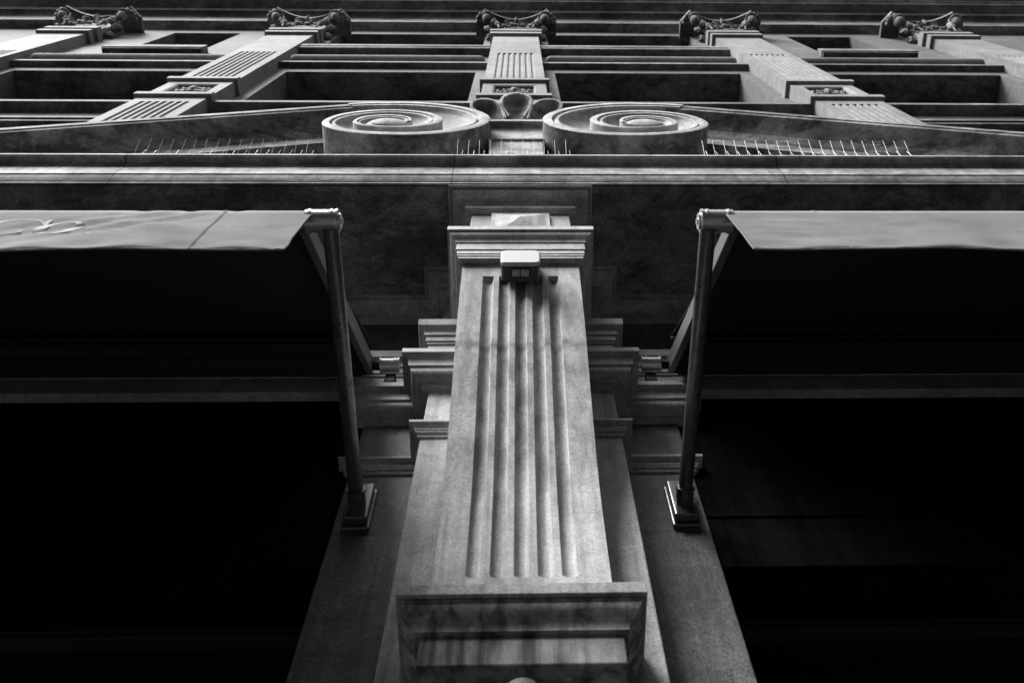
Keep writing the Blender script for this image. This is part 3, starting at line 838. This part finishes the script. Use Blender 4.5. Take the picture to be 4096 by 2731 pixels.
    a0 = (1.585, 3.50); a1 = (.765, 2.60); dx = Vector((a1[0]-a0[0], a1[1]-a0[1])).normalized(); nn = Vector((-dx.y, dx.x))*.032
    for x0, x1 in ((.560, .585),):
        vs = []
        for xx in (x0, x1):
            for (p, s) in ((a0, 1), (a1, 1), (a1, -1), (a0, -1)):
                vs.append(bm.verts.new(V(X(xx), p[0]+nn.x*s*(1.0 if p is a0 else .75), p[1]+nn.y*s*(1.0 if p is a0 else .75))))
        for f in ((0,1,2,3),(4,7,6,5),(0,4,5,1),(1,5,6,2),(2,6,7,3),(3,7,4,0)): bm.faces.new([vs[i] for i in f])
    link('side_arm', bm, M_BAR, A, bevel=.003)
    bm = bmesh.new()
    yj, zj = 1.57, 3.475
    cyl(bm, (X(.462), yj, zj), (X(.528), yj, zj), .029, 28)
    for xx in (.457, .470, .524): cyl(bm, (X(xx), yj, zj), (X(xx+.005), yj, zj), .0325, 28)
    link('wall_joint', bm, M_STEEL, A, smooth=40)
    bm = bmesh.new(); cyl(bm, (X(.528), yj, zj), (X(.565), yj, zj), .018, 16); bx(bm, .468, .508, 1.588, 1.69, 3.378, 3.445)
    link('wall_bracket', bm, M_BLACK, A, bevel=.003)
    # roller box with its mouldings
    bm = bmesh.new(); bx(bm, .60, XE, 1.48, 1.615, 3.472, 3.62); bx(bm, .57, XE, 1.47, 1.48, 3.50, 3.515); bx(bm, .58, XE, 1.53, 1.60, 3.455, 3.472)
    link('roller_box', bm, M_BLACK, A, bevel=.004)
    return A
awning(-1, 'canvas awning on the left with pale italic lettering on its valance')
awning(1, 'plain creased canvas awning on the right without any lettering')

# ================================================================ floodlight sensor on the pilaster
Sn = thing('security_sensor', 'small white rounded sensor box fixed at the top of the fluted pilaster', 'sensor', (0, 1.19, 3.45))
def rounded_prism(bm, hw, hh, r, cx, cz, y0, y1, n=8):
    pl = []
    for (sx, sz, a0) in ((1,1,0),(-1,1,90),(-1,-1,180),(1,-1,270)):
        for k in range(n+1):
            a = rad(a0+90*k/n); pl.append((cx+sx*(hw-r)+r*math.cos(a), cz+sz*(hh-r)+r*math.sin(a)))
    A_ = [bm.verts.new(V(x, y0, z)) for x, z in pl]; B_ = [bm.verts.new(V(x, y1, z)) for x, z in pl]
    bm.faces.new(A_); bm.faces.new(B_)
    for i in range(len(pl)): bm.faces.new((A_[i], A_[(i+1)%len(pl)], B_[(i+1)%len(pl)], B_[i]))
def plan_prism(bm, hw, yf, yb, r, z0, z1, n=8):
    pl = [(hw, yb)]
    for k in range(n+1):
        a = rad(0-90*k/n); pl.append((hw-r+r*math.cos(a), yf+r+r*math.sin(a)))
    for k in range(n+1):
        a = rad(270-90*k/n); pl.append((-(hw-r)+r*math.cos(a), yf+r+r*math.sin(a)))
    pl.append((-hw, yb))
    A_ = [bm.verts.new(V(x, y, z0)) for x, y in pl]; B_ = [bm.verts.new(V(x, y, z1)) for x, y in pl]
    bm.faces.new(A_); bm.faces.new(B_)
    for i in range(len(pl)): bm.faces.new((A_[i], A_[(i+1)%len(pl)], B_[(i+1)%len(pl)], B_[i]))
SX = -.001
bm = bmesh.new(); plan_prism(bm, .071, 1.135, 1.150, .012, 3.400, 3.530); 
plan_prism(bm, .071, 1.1505, 1.206, .0005, 3.400, 3.530)
bm.free()
bm = bmesh.new(); rounded_prism(bm, .0705, .072, .024, SX, 3.462, 1.134, 1.150); link('housing_front', bm, M_WHITE, Sn, bevel=.004, smooth=40)
bm = bmesh.new(); rounded_prism(bm, .069, .0705, .023, SX, 3.462, 1.151, 1.206); link('housing_back', bm, M_DPLAS, Sn, smooth=40)
bm = bmesh.new(); box(bm, SX-.035, SX+.035, 1.156, 1.190, 3.3885, 3.3925)
link('lens_frame', bm, M_BLACK, Sn)
bm = bmesh.new()
box(bm, SX-.030, SX-.003, 1.160, 1.186, 3.3868, 3.389); box(bm, SX+.001, SX+.030, 1.160, 1.186, 3.3868, 3.389)
link('lens', bm, M_LENS, Sn, bevel=.0008)

# ================================================================ bird spikes along the cornice lip
def spikes(x0, x1, label):
    n = max(2, round((x1-x0)/.0505)+1)
    T = thing('bird_spikes', label, 'bird spikes', ((x0+x1)/2, 1.02, 4.545), 'bird spike strips on the cornice lip')
    bm = bmesh.new(); box(bm, x0-.01, x1+.01, 1.012, 1.03, 4.541, 4.547); link('base_strip', bm, M_WIRE, T)
    for i in range(n):
        x = x0+(x1-x0)*i/(n-1)
        j = random.uniform(-.004, .004)
        bm = bmesh.new(); cyl(bm, (x, 1.016, 4.543), (x+j*.5, .962+j*.4, 4.66+j), .0008, 5, .0007); link('spike', bm, M_WIRE, T)
        bm = bmesh.new(); cyl(bm, (x+.02, 1.02, 4.543), (x+.02+j, 1.012, 4.66+j), .0008, 5, .0007); link('spike', bm, M_WIRE, T)
spikes(-1.735, -.97, 'long strip of thin wire bird spikes on the cornice left of the left scroll')
spikes(-.287, .21, 'short strip of wire bird spikes on the cornice between the two scrolls')
spikes(.845, 1.80, 'long strip of wire bird spikes on the cornice right of the right scroll')
